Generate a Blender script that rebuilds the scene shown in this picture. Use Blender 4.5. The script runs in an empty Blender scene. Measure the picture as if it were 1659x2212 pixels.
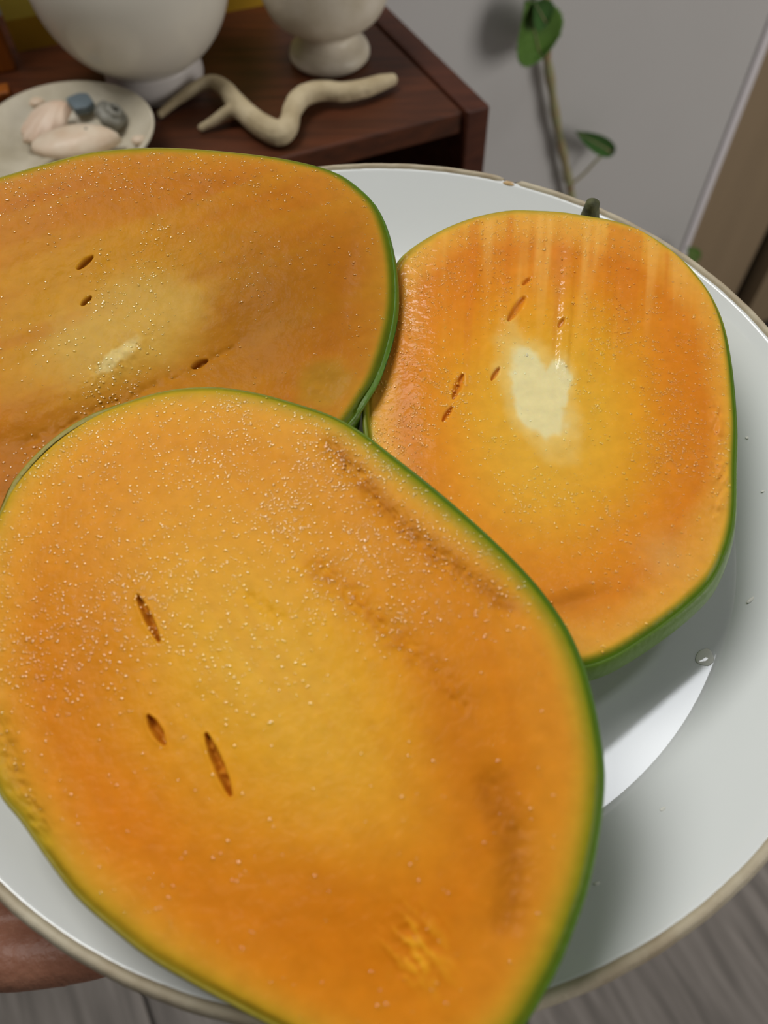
import bpy, bmesh, math, random
import numpy as np
from mathutils import Vector, Matrix

# ------------------------------------------------------------------ camera
F_PX, CX, CY = 1700.0, 829.5, 1106.0
HP = 0.95                                    # height of the plate rim above the floor
ROT = np.array([[0.99984466, 0.00908072, 0.01510624],
                [0.0, 0.85706758, -0.515204],
                [-0.01762549, 0.51512397, 0.85693444]])
CAM = np.array([0.00827382, -0.13160741, 0.19097246 + HP])
scene = bpy.context.scene
coll = scene.collection
cam_data = bpy.data.cameras.new('camera')
cam = bpy.data.objects.new('camera', cam_data)
coll.objects.link(cam)
mw = Matrix([list(ROT[i]) + [CAM[i]] for i in range(3)] + [[0, 0, 0, 1]])
cam.matrix_world = mw
cam_data.sensor_fit = 'AUTO'
cam_data.sensor_width = 36.0
cam_data.lens = F_PX / 2212.0 * 36.0
cam_data.clip_start = 0.01
cam_data.dof.use_dof = True
cam_data.dof.focus_distance = 0.235
cam_data.dof.aperture_fstop = 10.5
scene.camera = cam

# ------------------------------------------------------------------ light
world = bpy.data.worlds.new('world'); scene.world = world
world.use_nodes = True
world.node_tree.nodes['Background'].inputs[0].default_value = (1.0, 0.98, 0.95, 1)
world.node_tree.nodes['Background'].inputs[1].default_value = 0.075

def area_light(name, loc, target, sx, sy, power, col):
    d = bpy.data.lights.new(name, 'AREA'); d.shape = 'RECTANGLE'
    d.size, d.size_y, d.energy, d.color = sx, sy, power, col
    o = bpy.data.objects.new(name, d); coll.objects.link(o)
    o.location = loc
    o.rotation_euler = (Vector(target) - Vector(loc)).to_track_quat('-Z', 'Y').to_euler()
    return o
# the window in the wall above the table, the ceiling lamp panel, and a far window to the right
area_light('window_daylight', (-0.47, 0.39, 1.12 + HP), (0.0, 0.0, HP), 0.62, 0.60, 12.8, (1.0, 0.985, 0.96))
lamp = area_light('ceiling_lamp', (0.540, 0.275, 1.33 + HP), (0.540, 0.275, 0), 0.52, 0.125, 1.95, (0.93, 0.95, 1.0))
lamp.rotation_euler = (0, 0, math.radians(36.6))
area_light('far_window', (2.0, -0.5, 0.25 + HP), (0.1, 0.3, HP - 0.1), 1.0, 1.3, 20.0, (1.0, 0.97, 0.93))

scene.view_settings.view_transform = 'Standard'
scene.view_settings.look = 'None'
scene.view_settings.exposure = 0.0
scene.view_settings.gamma = 1.0
scene.view_settings.use_curve_mapping = False

# ------------------------------------------------------------------ helpers
def rays(px, py):
    px = np.asarray(px, float); py = np.asarray(py, float)
    d = np.stack([(px - CX) / F_PX, -(py - CY) / F_PX, -np.ones_like(px)], -1)
    return d @ ROT.T
def hit(px, py, z):                                   # meeting with the level z (plate frame)
    d = rays(px, py); t = (z + HP - CAM[2]) / d[..., 2]
    return CAM + d * np.expand_dims(t, -1) if d.ndim > 1 else CAM + d * t
def project(p):
    q = (p - CAM) @ ROT
    return CX + q[..., 0] / -q[..., 2] * F_PX, CY - q[..., 1] / -q[..., 2] * F_PX

def s2l(c):
    c = np.asarray(c, float) / 255.0
    return np.where(c <= 0.04045, c / 12.92, ((c + 0.055) / 1.055) ** 2.4)
def C4(r, g, b, k=1.0):
    return tuple(float(v) * k for v in s2l((r, g, b))) + (1.0,)

def hash2(ix, iy, seed):
    n = np.sin(ix * 127.1 + iy * 311.7 + seed * 74.7) * 43758.5453
    return n - np.floor(n)
def vnoise(x, y, seed=0):
    ix, iy = np.floor(x), np.floor(y); fx, fy = x - ix, y - iy
    fx = fx * fx * (3 - 2 * fx); fy = fy * fy * (3 - 2 * fy)
    a = hash2(ix, iy, seed); b = hash2(ix + 1, iy, seed); c = hash2(ix, iy + 1, seed); d = hash2(ix + 1, iy + 1, seed)
    return (a + (b - a) * fx) + ((c + (d - c) * fx) - (a + (b - a) * fx)) * fy
def fbm(x, y, seed=0, o=4):
    t = 0; a = 0.5; n = 0
    for i in range(o):
        t = t + a * vnoise(x, y, seed + i); n += a; x, y, a = x * 2.03, y * 2.03, a * 0.5
    return t / n - 0.5
def sstep(a, b, x):
    t = np.clip((x - a) / (b - a), 0, 1); return t * t * (3 - 2 * t)
def seg_dist(px, py, a, b):
    ax, ay = a; bx, by = b; dx, dy = bx - ax, by - ay
    t = np.clip(((px - ax) * dx + (py - ay) * dy) / (dx * dx + dy * dy), 0, 1)
    return np.hypot(px - ax - t * dx, py - ay - t * dy), t
def poly_dist(px, py, pts):
    best = None
    for i in range(len(pts) - 1):
        d, t = seg_dist(px, py, pts[i], pts[i + 1])
        best = d if best is None else np.minimum(best, d)
    return best

# materials
MATS = {}
def material(name, base, rough=0.5, var=0.08, scale=30.0, spec=0.5, bump=0.0, bscale=60.0, stretch=(1, 1, 1), var_col=None, coat=0.0, sss=0.0, sss_r=(1, .4, .2), sss_s=0.004):
    m = bpy.data.materials.new(name); m.use_nodes = True
    nt = m.node_tree; N = nt.nodes; L = nt.links
    b = N['Principled BSDF']
    tc = N.new('ShaderNodeTexCoord'); mp = N.new('ShaderNodeMapping'); mp.inputs['Scale'].default_value = stretch
    L.new(tc.outputs['Object'], mp.inputs[0])
    nz = N.new('ShaderNodeTexNoise'); nz.inputs['Scale'].default_value = scale; nz.inputs['Detail'].default_value = 5
    L.new(mp.outputs[0], nz.inputs['Vector'])
    mx = N.new('ShaderNodeMix'); mx.data_type = 'RGBA'
    if var_col is None:
        mx.inputs[6].default_value = tuple(c * (1 - var) for c in base[:3]) + (1,)
        mx.inputs[7].default_value = tuple(min(1, c * (1 + var)) for c in base[:3]) + (1,)
    else:
        mx.inputs[6].default_value = base; mx.inputs[7].default_value = var_col
    rp = N.new('ShaderNodeMapRange'); rp.inputs[1].default_value = 0.3; rp.inputs[2].default_value = 0.7
    L.new(nz.outputs['Fac'], rp.inputs[0]); L.new(rp.outputs[0], mx.inputs[0])
    L.new(mx.outputs[2], b.inputs['Base Color'])
    b.inputs['Roughness'].default_value = rough
    b.inputs['Specular IOR Level'].default_value = spec
    b.inputs['Coat Weight'].default_value = coat
    b.inputs['Coat Roughness'].default_value = 0.05
    if sss:
        b.inputs['Subsurface Weight'].default_value = sss
        b.inputs['Subsurface Radius'].default_value = sss_r
        b.inputs['Subsurface Scale'].default_value = sss_s
    if bump:
        n2 = N.new('ShaderNodeTexNoise'); n2.inputs['Scale'].default_value = bscale; n2.inputs['Detail'].default_value = 4
        L.new(mp.outputs[0], n2.inputs['Vector'])
        bp = N.new('ShaderNodeBump'); bp.inputs['Strength'].default_value = 1.0; bp.inputs['Distance'].default_value = bump
        L.new(n2.outputs['Fac'], bp.inputs['Height']); L.new(bp.outputs[0], b.inputs['Normal'])
    MATS[name] = m
    return m

material('glaze_white', C4(226, 229, 228), 0.025, 0.012, 14, 0.62)
material('rim_worn', C4(166, 150, 124), 0.55, 0, 90, 0.3, 0.0002, 500, var_col=C4(196, 186, 162))
material('chip_clay', C4(190, 160, 115), 0.8, 0.2, 500, 0.2, 0.0003, 900)
material('cherry_wood', C4(64, 31, 19), 0.45, 0, 18, 0.3, stretch=(1, 9, 9), var_col=C4(86, 45, 28))
material('cherry_top', C4(62, 33, 18), 0.42, 0, 16, 0.3, stretch=(1, 10, 10), var_col=C4(92, 48, 26))
material('dark_inside', C4(34, 22, 16), 0.7, 0.15, 20, 0.2)
material('porcelain', C4(214, 208, 194), 0.22, 0.015, 10, 0.5)
material('porcelain_foot', C4(220, 214, 210), 0.3, 0.02, 10, 0.4)
material('stone_cream', C4(200, 188, 164), 0.4, 0, 45, 0.4, 0.0003, 200, var_col=C4(222, 212, 194))
material('driftwood', C4(170, 152, 118), 0.7, 0, 60, 0.25, 0.0006, 260, var_col=C4(206, 190, 156))
material('dish_stone', C4(186, 176, 152), 0.45, 0, 40, 0.4, 0.0003, 240, var_col=C4(212, 204, 184))
material('shell_pink', C4(216, 184, 158), 0.45, 0, 60, 0.4, 0.0003, 300, var_col=C4(226, 206, 184))
material('shell_white', C4(226, 212, 190), 0.4, 0, 45, 0.4, 0.0002, 300, var_col=C4(206, 176, 146))
material('hole_dark', C4(110, 102, 90), 0.8, 0.1, 50)
material('slate_blue', C4(108, 122, 130), 0.5, 0.12, 120, 0.4, 0.0002, 400)
material('shell_grey', C4(128, 126, 116), 0.5, 0.2, 120, 0.4, 0.0003, 400)
material('wall_paint', C4(196, 193, 190), 0.38, 0.02, 5, 0.4, 0.0004, 12)
material('trim_paint', C4(226, 220, 222), 0.4, 0.02, 6, 0.4)
material('door_tan', C4(146, 126, 100), 0.5, 0.06, 6, 0.3, stretch=(4, 4, 0.6))
material('gap_black', C4(22, 21, 20), 0.6, 0.1, 20, 0.3)
material('stem_green', C4(150, 158, 116), 0.55, 0, 60, 0.3, var_col=C4(164, 140, 104))
material('stem_brown', C4(138, 92, 66), 0.6, 0.2, 90, 0.3)
material('leaf_green', C4(90, 126, 52), 0.45, 0.22, 60, 0.35, 0.0004, 120)
material('leaf_dark', C4(62, 100, 44), 0.45, 0.22, 60, 0.35, 0.0004, 120)
material('floor_tile', C4(110, 104, 98), 0.5, 0, 9, 0.35, 0.0003, 40, stretch=(7, 0.7, 1), var_col=C4(158, 150, 143))
material('grout', C4(60, 56, 52), 0.8, 0.1, 30, 0.2)
material('skin_hand', C4(116, 72, 54), 0.5, 0, 55, 0.35, 0.0005, 420, var_col=C4(146, 102, 80), sss=0.15, sss_r=(1, .35, .2), sss_s=0.004)
material('nail', C4(206, 160, 140), 0.3, 0.05, 30, 0.5)
material('band_ochre', C4(190, 150, 40), 0.6, 0.08, 30, 0.3)
material('band_yellow', C4(226, 206, 84), 0.6, 0.08, 30, 0.3)
material('band_green', C4(186, 204, 80), 0.6, 0.08, 30, 0.3)
material('orange_wood', C4(150, 82, 22), 0.5, 0.15, 30, 0.3, stretch=(8, 8, 1))
material('mango_stem', C4(96, 98, 66), 0.7, 0, 300, 0.25, 0.0003, 700, var_col=C4(60, 62, 44))
material('juice', C4(235, 235, 225), 0.04, 0.01, 10, 0.6)

def flesh_material():
    m = bpy.data.materials.new('mango_flesh'); m.use_nodes = True
    nt = m.node_tree; N = nt.nodes; L = nt.links; b = N['Principled BSDF']
    at = N.new('ShaderNodeAttribute'); at.attribute_name = 'col'
    ra = N.new('ShaderNodeAttribute'); ra.attribute_name = 'wet'
    tc = N.new('ShaderNodeTexCoord')
    nz = N.new('ShaderNodeTexNoise'); nz.inputs['Scale'].default_value = 260; nz.inputs['Detail'].default_value = 5
    L.new(tc.outputs['Object'], nz.inputs['Vector'])
    mr = N.new('ShaderNodeMapRange'); mr.inputs[1].default_value = .25; mr.inputs[2].default_value = .75; mr.inputs[3].default_value = .93; mr.inputs[4].default_value = 1.07
    L.new(nz.outputs['Fac'], mr.inputs[0])
    vm = N.new('ShaderNodeVectorMath'); vm.operation = 'SCALE'
    L.new(at.outputs['Color'], vm.inputs[0]); L.new(mr.outputs[0], vm.inputs['Scale'])
    L.new(vm.outputs[0], b.inputs['Base Color'])
    # thin film of juice over the cut, thicker where the cut is wet
    n3 = N.new('ShaderNodeTexNoise'); n3.inputs['Scale'].default_value = 420; n3.inputs['Detail'].default_value = 3
    L.new(tc.outputs['Object'], n3.inputs['Vector'])
    bp = N.new('ShaderNodeBump'); bp.inputs['Strength'].default_value = 1.0; bp.inputs['Distance'].default_value = 0.00040
    L.new(n3.outputs['Fac'], bp.inputs['Height']); L.new(bp.outputs[0], b.inputs['Coat Normal'])
    b2 = N.new('ShaderNodeBump'); b2.inputs['Strength'].default_value = 1.0; b2.inputs['Distance'].default_value = 0.00018
    L.new(n3.outputs['Fac'], b2.inputs['Height']); L.new(b2.outputs[0], b.inputs['Normal'])
    b.inputs['Roughness'].default_value = 0.5
    b.inputs['Specular IOR Level'].default_value = 0.05
    L.new(ra.outputs['Fac'], b.inputs['Coat Weight'])
    b.inputs['Coat Roughness'].default_value = 0.12
    b.inputs['Coat IOR'].default_value = 1.4
    b.inputs['Subsurface Weight'].default_value = 0.22
    b.inputs['Subsurface Radius'].default_value = (1.0, 0.45, 0.08)
    b.inputs['Subsurface Scale'].default_value = 0.003
    MATS['mango_flesh'] = m
flesh_material()
def skin_material():
    m = material('mango_skin', C4(70, 98, 22), 0.42, 0, 40, 0.25, 0.0002, 600, var_col=C4(104, 122, 26))
    N = m.node_tree.nodes; L = m.node_tree.links
    at = N.new('ShaderNodeAttribute'); at.attribute_name = 'col'
    mx = [n for n in N if n.type == 'MIX'][0]
    vm = N.new('ShaderNodeVectorMath'); vm.operation = 'SCALE'; vm.inputs['Scale'].default_value = 1.35
    L.new(at.outputs['Color'], mx.inputs[6]); L.new(at.outputs['Color'], vm.inputs[0]); L.new(vm.outputs[0], mx.inputs[7])
skin_material()
def bead_material():
    m = material('juice_bead', C4(214, 150, 48), 0.09, 0.0, 900, 0.8, sss=0.3, sss_r=(1, .45, .08), sss_s=0.003)
    N = m.node_tree.nodes; L = m.node_tree.links
    at = N.new('ShaderNodeAttribute'); at.attribute_name = 'col'
    vm = N.new('ShaderNodeVectorMath'); vm.operation = 'SCALE'; vm.inputs['Scale'].default_value = 1.16
    L.new(at.outputs['Color'], vm.inputs[0]); L.new(vm.outputs[0], N['Principled BSDF'].inputs['Base Color'])
bead_material()

# object building
def tag(o, label=None, cat=None, group=None, kind=None):
    if label: o['label'] = label
    if cat: o['category'] = cat
    if group: o['group'] = group
    if kind: o['kind'] = kind
    return o
def link(name, me, mat=None, parent=None, smooth=True):
    o = bpy.data.objects.new(name, me); coll.objects.link(o)
    if mat: me.materials.append(MATS[mat] if isinstance(mat, str) else mat)
    if smooth and len(me.polygons): me.polygons.foreach_set('use_smooth', [True] * len(me.polygons))
    if parent is not None:
        o.parent = parent
        o.matrix_parent_inverse = Matrix.Translation(parent.location).inverted()
    return o
def empty(name, loc):
    o = bpy.data.objects.new(name, None); coll.objects.link(o); o.location = loc; o.empty_display_size = 0.02
    return o
def mesh_from(verts, faces):
    me = bpy.data.meshes.new('mesh'); me.from_pydata([tuple(map(float, v)) for v in verts], [], faces); me.validate(); me.update()
    bm = bmesh.new(); bm.from_mesh(me); bmesh.ops.recalc_face_normals(bm, faces=bm.faces); bm.to_mesh(me); bm.free()
    return me
def lathe(profile, n=96, wob=None):
    """closed-in-angle surface of (r, z) pairs; end points on the axis are merged"""
    v = []; f = []
    idx = []
    for (r, z) in profile:
        if r < 1e-6:
            idx.append([len(v)] * n); v.append((0, 0, z))
        else:
            row = []
            for k in range(n):
                a = 2 * math.pi * k / n; rr, zz = (r, z) if wob is None else wob(r, z, a)
                row.append(len(v)); v.append((rr * math.cos(a), rr * math.sin(a), zz))
            idx.append(row)
    for i in range(len(profile) - 1):
        for k in range(n):
            q = [idx[i][k], idx[i][(k + 1) % n], idx[i + 1][(k + 1) % n], idx[i + 1][k]]
            q2 = []
            for t in q:
                if t not in q2: q2.append(t)
            if len(q2) >= 3: f.append(q2)
    return mesh_from(v, f)
def smooth_profile(pts, n=8):
    """Catmull-Rom through (r, z) points"""
    P = [pts[0]] + list(pts) + [pts[-1]]; out = []
    for i in range(1, len(P) - 2):
        p0, p1, p2, p3 = [np.array(P[i + k], float) for k in (-1, 0, 1, 2)]
        for t in np.linspace(0, 1, n, endpoint=False):
            out.append(tuple(0.5 * ((2 * p1) + (-p0 + p2) * t + (2 * p0 - 5 * p1 + 4 * p2 - p3) * t * t + (-p0 + 3 * p1 - 3 * p2 + p3) * t ** 3)))
    out.append(tuple(pts[-1])); return out
def curve_pts(pts, n=8):
    return [np.array(p) for p in smooth_profile([tuple(p) for p in pts], n)]
def tube(points, radii, n=10, cap=True):
    P = [np.array(p, float) for p in points]; v = []; f = []
    up = np.array([0.0, 0.0, 1.0]); prev = None
    for i, p in enumerate(P):
        t = P[min(i + 1, len(P) - 1)] - P[max(i - 1, 0)]; t = t / np.linalg.norm(t)
        if prev is None:
            a = np.cross(t, up if abs(t[2]) < 0.9 else np.array([1.0, 0, 0]))
        else:
            a = prev - t * (prev @ t)
        a = a / np.linalg.norm(a); prev = a; b = np.cross(t, a)
        for k in range(n):
            an = 2 * math.pi * k / n; v.append(p + radii[i] * (math.cos(an) * a + math.sin(an) * b))
    for i in range(len(P) - 1):
        for k in range(n):
            f.append([i * n + k, i * n + (k + 1) % n, (i + 1) * n + (k + 1) % n, (i + 1) * n + k])
    if cap:
        f.append(list(range(n))[::-1]); f.append([(len(P) - 1) * n + k for k in range(n)])
    return v, f
def prism(poly, z0, z1, bevel=0.0):
    n = len(poly); v = [(x, y, z0) for x, y in poly] + [(x, y, z1) for x, y in poly]
    f = [list(range(n))[::-1], list(range(n, 2 * n))] + [[i, (i + 1) % n, n + (i + 1) % n, n + i] for i in range(n)]
    me = mesh_from(v, f)
    if bevel:
        bm = bmesh.new(); bm.from_mesh(me)
        bmesh.ops.bevel(bm, geom=list(bm.edges), offset=bevel, segments=2, affect='EDGES', profile=0.5)
        bm.to_mesh(me); bm.free()
    return me
def fuse(parts, voxel, smooth=6):
    """several overlapping (verts, faces) shells grown into one continuous skin"""
    V = []; F = []
    for v, f in parts:
        o = len(V); V += [tuple(map(float, q)) for q in v]; F += [[o + i for i in q] for q in f]
    me = bpy.data.meshes.new('tmp'); me.from_pydata(V, [], F); me.update()
    bm = bmesh.new(); bm.from_mesh(me); bmesh.ops.recalc_face_normals(bm, faces=bm.faces); bm.to_mesh(me); bm.free()
    o = bpy.data.objects.new('tmp', me); coll.objects.link(o)
    r = o.modifiers.new('r', 'REMESH'); r.mode = 'VOXEL'; r.voxel_size = voxel
    s = o.modifiers.new('s', 'SMOOTH'); s.factor = 0.5; s.iterations = smooth
    dg = bpy.context.evaluated_depsgraph_get()
    res = bpy.data.meshes.new_from_object(o.evaluated_get(dg))
    bpy.data.objects.remove(o); bpy.data.meshes.remove(me); res.materials.clear()
    return res
def ball(c, r, sc=(1, 1, 1), nu=16, nv=10):
    v = []; f = []
    for i in range(nv + 1):
        th = math.pi * i / nv
        for k in range(nu):
            a = 2 * math.pi * k / nu
            v.append((c[0] + r * sc[0] * math.sin(th) * math.cos(a), c[1] + r * sc[1] * math.sin(th) * math.sin(a), c[2] + r * sc[2] * math.cos(th)))
    for i in range(nv):
        for k in range(nu):
            f.append([i * nu + k, i * nu + (k + 1) % nu, (i + 1) * nu + (k + 1) % nu, (i + 1) * nu + k])
    return v, f
def bone(chain):
    """capsule chain of (x, y, z, r)"""
    pts = []; rad = []
    for i in range(len(chain) - 1):
        a = np.array(chain[i]); b = np.array(chain[i + 1])
        for t in np.linspace(0, 1, 6, endpoint=False): q = a + (b - a) * t; pts.append(q[:3]); rad.append(q[3])
    pts.append(np.array(chain[-1][:3])); rad.append(chain[-1][3])
    out = [tube(pts, rad, 12)]
    out.append(ball(chain[0][:3], chain[0][3])); out.append(ball(chain[-1][:3], chain[-1][3]))
    return out

# ------------------------------------------------------------------ the setting
# table / wall axes (furniture and wall stand turned a little to the camera)
WA = np.array([-0.038, 0.612]); WD = np.array([0.906, 0.423]); WN = np.array([0.423, -0.906])
def on_wall(px, py, off=0.0):
    d = rays(px, py); o = CAM[:2] - (WA + WN * off); t = -(o @ WN) / (d[:2] @ WN); return CAM + d * t
def wl(s, off=0.0): q = WA + WD * s + WN * off; return (float(q[0]), float(q[1]))
s_edge = float((on_wall(1473, 532)[:2] - WA) @ WD)
s_gap = float((on_wall(1632, 618)[:2] - WA) @ WD)
WZ0, WZ1, WS0, WS1 = HP + .64, HP + 1.55, -.98, .0        # window opening above the table
bmv = []; bmf = []
for (a, b, z0, z1) in [(-1.3, WS0, 0, 2.5), (WS1, s_edge, 0, 2.5), (WS0, WS1, 0, WZ0), (WS0, WS1, WZ1, 2.5)]:
    n0 = len(bmv); P4 = [wl(a), wl(b), wl(b, -.1), wl(a, -.1)]
    bmv += [(x, y, z0) for x, y in P4] + [(x, y, z1) for x, y in P4]
    bmf += [[n0 + q for q in fc] for fc in ([3, 2, 1, 0], [4, 5, 6, 7], [0, 1, 5, 4], [1, 2, 6, 5], [2, 3, 7, 6], [3, 0, 4, 7])]
o = link('wall_back', mesh_from(bmv, bmf), 'wall_paint', None, False); o['kind'] = 'structure'
win = empty('window_1', (*wl((WS0 + WS1) / 2), WZ0)); win['kind'] = 'structure'
for (a, b, z0, z1) in [(WS0, WS0 + .04, WZ0, WZ1), (WS1 - .04, WS1, WZ0, WZ1), (WS0 + .04, WS1 - .04, WZ0, WZ0 + .04), (WS0 + .04, WS1 - .04, WZ1 - .04, WZ1)]:
    link('window_frame', prism([wl(a, -.06), wl(b, -.06), wl(b, -.095), wl(a, -.095)], z0, z1), 'trim_paint', win, False)
o = link('trim_1', prism([wl(s_edge + .0005), wl(s_edge + .0005, .004), wl(s_edge + .012, .004), wl(s_edge + .012, -.1), wl(s_edge + .0005, -.1)], 0.0, 2.5), 'trim_paint', None, False); o['kind'] = 'structure'
o = link('door_1', prism([wl(s_edge + .0125, -.03), wl(s_gap, -.03), wl(s_gap, -.07), wl(s_edge + .0125, -.07)], 0.004, 2.5), 'door_tan', None, False); o['kind'] = 'structure'
g = link('door_gap_dark', prism([wl(s_gap + .0005, -.045), wl(s_gap + .03, -.045), wl(s_gap + .03, -.07), wl(s_gap + .0005, -.07)], 0.004, 2.5), 'gap_black', o, False)  # black strip standing in for the shade inside the gap beside the door
o = link('wall_right', prism([wl(s_gap + .031, -.01), wl(s_gap + 1.2, -.01), wl(s_gap + 1.2, -.1), wl(s_gap + .031, -.1)], 0.0, 2.5), 'door_tan', None, False); o['kind'] = 'structure'

# floor of grey wood-look tiles, laid along the grain seen in the photo
fl = link('floor', prism([(-2, -2), (2.2, -2), (2.2, 1.3), (-2, 1.3)], -0.03, -0.004), 'grout', None, False); fl['kind'] = 'structure'
gdir = np.array([0.47, -0.88]); gdir /= np.linalg.norm(gdir); gper = np.array([-gdir[1], gdir[0]])
j0 = hit(1580, 1972, -HP)[:2]
tw, tl = 0.40, 0.90
ang = math.atan2(gdir[1], gdir[0])
bm = bmesh.new(); bmesh.ops.create_cube(bm, size=1.0)
for vv in bm.verts: vv.co = Vector((vv.co.x * (tw - .005), vv.co.y * (tl - .005), vv.co.z * .004 - .002))
bmesh.ops.bevel(bm, geom=list(bm.edges), offset=.001, segments=1, affect='EDGES')
tile_me = bpy.data.meshes.new('tile'); bm.to_mesh(tile_me); bm.free(); tile_me.materials.append(MATS['floor_tile'])
for i in range(-5, 6):
    for j in range(-3, 4):
        c = j0 + gper * (tw * (i + 0.75)) + gdir * (tl * (j + 0.5) + (0.3 if i % 2 else 0.0))
        if -1.7 < c[0] < 1.9 and -1.7 < c[1] < 1.3 and (c - WA) @ WN > -0.25:
            t = bpy.data.objects.new('tile', tile_me); coll.objects.link(t); t.parent = fl
            t.location = (c[0], c[1], 0.0); t.rotation_euler = (0, 0, ang + math.pi / 2)

# ------------------------------------------------------------------ side table
TZ = -0.12                                             # table top, plate frame
def tp(px, py, z=TZ): return hit(px, py, z)
fr = tp(1000, 240)[:2]; dfr = tp(628, 337)[:2] - fr; dfr /= np.linalg.norm(dfr)
bk = tp(801, 41)[:2] - fr; bk /= np.linalg.norm(bk)
Lf, Lb, Wb = 0.50, 0.255, 0.017
outr = -dfr
A0 = fr; A1 = fr + dfr * Lf; A2 = A1 + bk * Lb; A3 = fr + bk * Lb
tzw = TZ + HP
tab = empty('side_table', (float((A0 + A2)[0] / 2), float((A0 + A2)[1] / 2), 0.0))
tag(tab, 'dark reddish-brown wooden side table with raised side boards holding the vase and goblet', 'table')
link('tabletop', prism([tuple(A0), tuple(A1), tuple(A2), tuple(A3)], tzw - .016, tzw, .0015), 'cherry_top', tab, False)
def side_board(P, Q, d, top, name):
    link(name, prism([tuple(P), tuple(P + d * Wb), tuple(Q + d * Wb), tuple(Q)], 0.0, top, .0015), 'cherry_wood', tab, False)
e = .0008
side_board(A0 + outr * e - bk * .004, A3 + outr * e, outr, tzw + .0015, 'side_board')
side_board(A1 - outr * e - bk * .004, A2 - outr * e, -outr, tzw + .0015, 'side_board')
link('back_board', prism([tuple(A3 - bk * .012), tuple(A2 - bk * .012), tuple(A2), tuple(A3)], .04, tzw - .0165), 'dark_inside', tab, False)
link('shelf', prism([tuple(A0 + bk * .01), tuple(A1 + bk * .01), tuple(A2 - bk * .0125), tuple(A3 - bk * .0125)], tzw - .26, tzw - .245), 'cherry_wood', tab, False)
link('shelf', prism([tuple(A0 + bk * .01), tuple(A1 + bk * .01), tuple(A2 - bk * .0125), tuple(A3 - bk * .0125)], .05, .068), 'cherry_wood', tab, False)

# ------------------------------------------------------------------ things on the table
# round white vase
vb = tp(338, 172)
va = empty('vase', (vb[0], vb[1], tzw)); tag(va, 'round white glazed vase on a low ring foot', 'vase')
def place(me, loc): me.transform(Matrix.Translation(Vector(loc))); return me
R_, H_ = .0625, .0705
prof = [(0.0, .0175)] + [(.02, .017)] + [(R_ * math.sin(t), H_ - R_ * math.cos(t)) for t in np.linspace(.52, 2.55, 30)]
prof += [(.032, .137), (.030, .146), (.034, .152), (.031, .152), (.027, .145), (.027, .135)]
link('body', place(lathe(prof, 96), (vb[0], vb[1], tzw)), 'porcelain', va)
link('foot', place(lathe(smooth_profile([(.0, .001), (.029, .0), (.0325, .0008), (.0335, .006), (.032, .0125), (.0305, .0165), (.02, .0165)], 5), 64), (vb[0], vb[1], tzw)), 'porcelain_foot', va)
# goblet
gb = tp(713, 124)
gp = smooth_profile([(0, 0), (.022, .0), (.0270, .0013), (.0283, .0048), (.0264, .0092), (.0215, .0128), (.0188, .0160), (.0186, .0190), (.0220, .0225), (.0300, .0265), (.0375, .0330), (.0420, .0430), (.0435, .0560), (.0430, .0680), (.0410, .0680), (.0410, .0560), (.0390, .0440), (.0320, .0350), (.012, .0300), (0, .0295)], 6)
go = empty('goblet', (gb[0], gb[1], tzw)); tag(go, 'cream stone goblet with a waisted stem near the table edge', 'goblet')
i1 = min(range(len(gp) // 2), key=lambda i: abs(gp[i][1] - .0175))
link('foot', place(lathe(gp[:i1 + 1], 64), (gb[0], gb[1], tzw)), 'stone_cream', go)
link('bowl', place(lathe(gp[i1:], 64), (gb[0], gb[1], tzw)), 'stone_cream', go)

# driftwood
def dw(px, py, h, r): q = hit(px, py, TZ + h); return (q[0], q[1], q[2], r)
main = [dw(347, 246, .004, .0028), dw(378, 220, .006, .0032), dw(420, 192, .009, .004), (dw(455, 178, .011, .0048)), dw(484, 190, .011, .0056), dw(508, 220, .0105, .0066),
        dw(540, 252, .009, .0072), dw(575, 278, .008, .0078), dw(606, 288, .008, .0076), dw(624, 268, .009, .0068), dw(632, 236, .010, .0064), dw(655, 207, .011, .0068), dw(695, 196, .010, .0064),
        dw(740, 199, .009, .0062), dw(785, 191, .008, .0060), dw(820, 180, .0072, .0054), dw(846, 173, .0066, .0042)]
mpts = smooth_profile(main, 5)
dparts = [tube([p[:3] for p in mpts], [p[3] for p in mpts], 12), ball(main[-1][:3], .0042), ball(main[0][:3], .0028)]
fk = smooth_profile([dw(520, 236, .0095, .006), dw(490, 244, .0085, .0044), dw(462, 260, .006, .0034), dw(434, 276, .0035, .0024)], 5)
dparts += [tube([p[:3] for p in fk], [p[3] for p in fk], 10), ball(fk[-1][:3], .0024)]
dme = fuse(dparts, .0009, 8)
co = np.zeros(len(dme.vertices) * 3); dme.vertices.foreach_get('co', co); co = co.reshape(-1, 3)
co[:, 2] = np.maximum(co[:, 2], tzw + .0002); co += (np.stack([fbm(co[:, 0] * 160, co[:, 1] * 160, 3), fbm(co[:, 0] * 160, co[:, 1] * 160, 9), np.zeros(len(co))], 1)) * .0012
dme.vertices.foreach_set('co', co.ravel())
tag(link('driftwood_branch', dme, 'driftwood'), 'bleached crooked driftwood branch lying in front of the goblet', 'driftwood')

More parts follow.
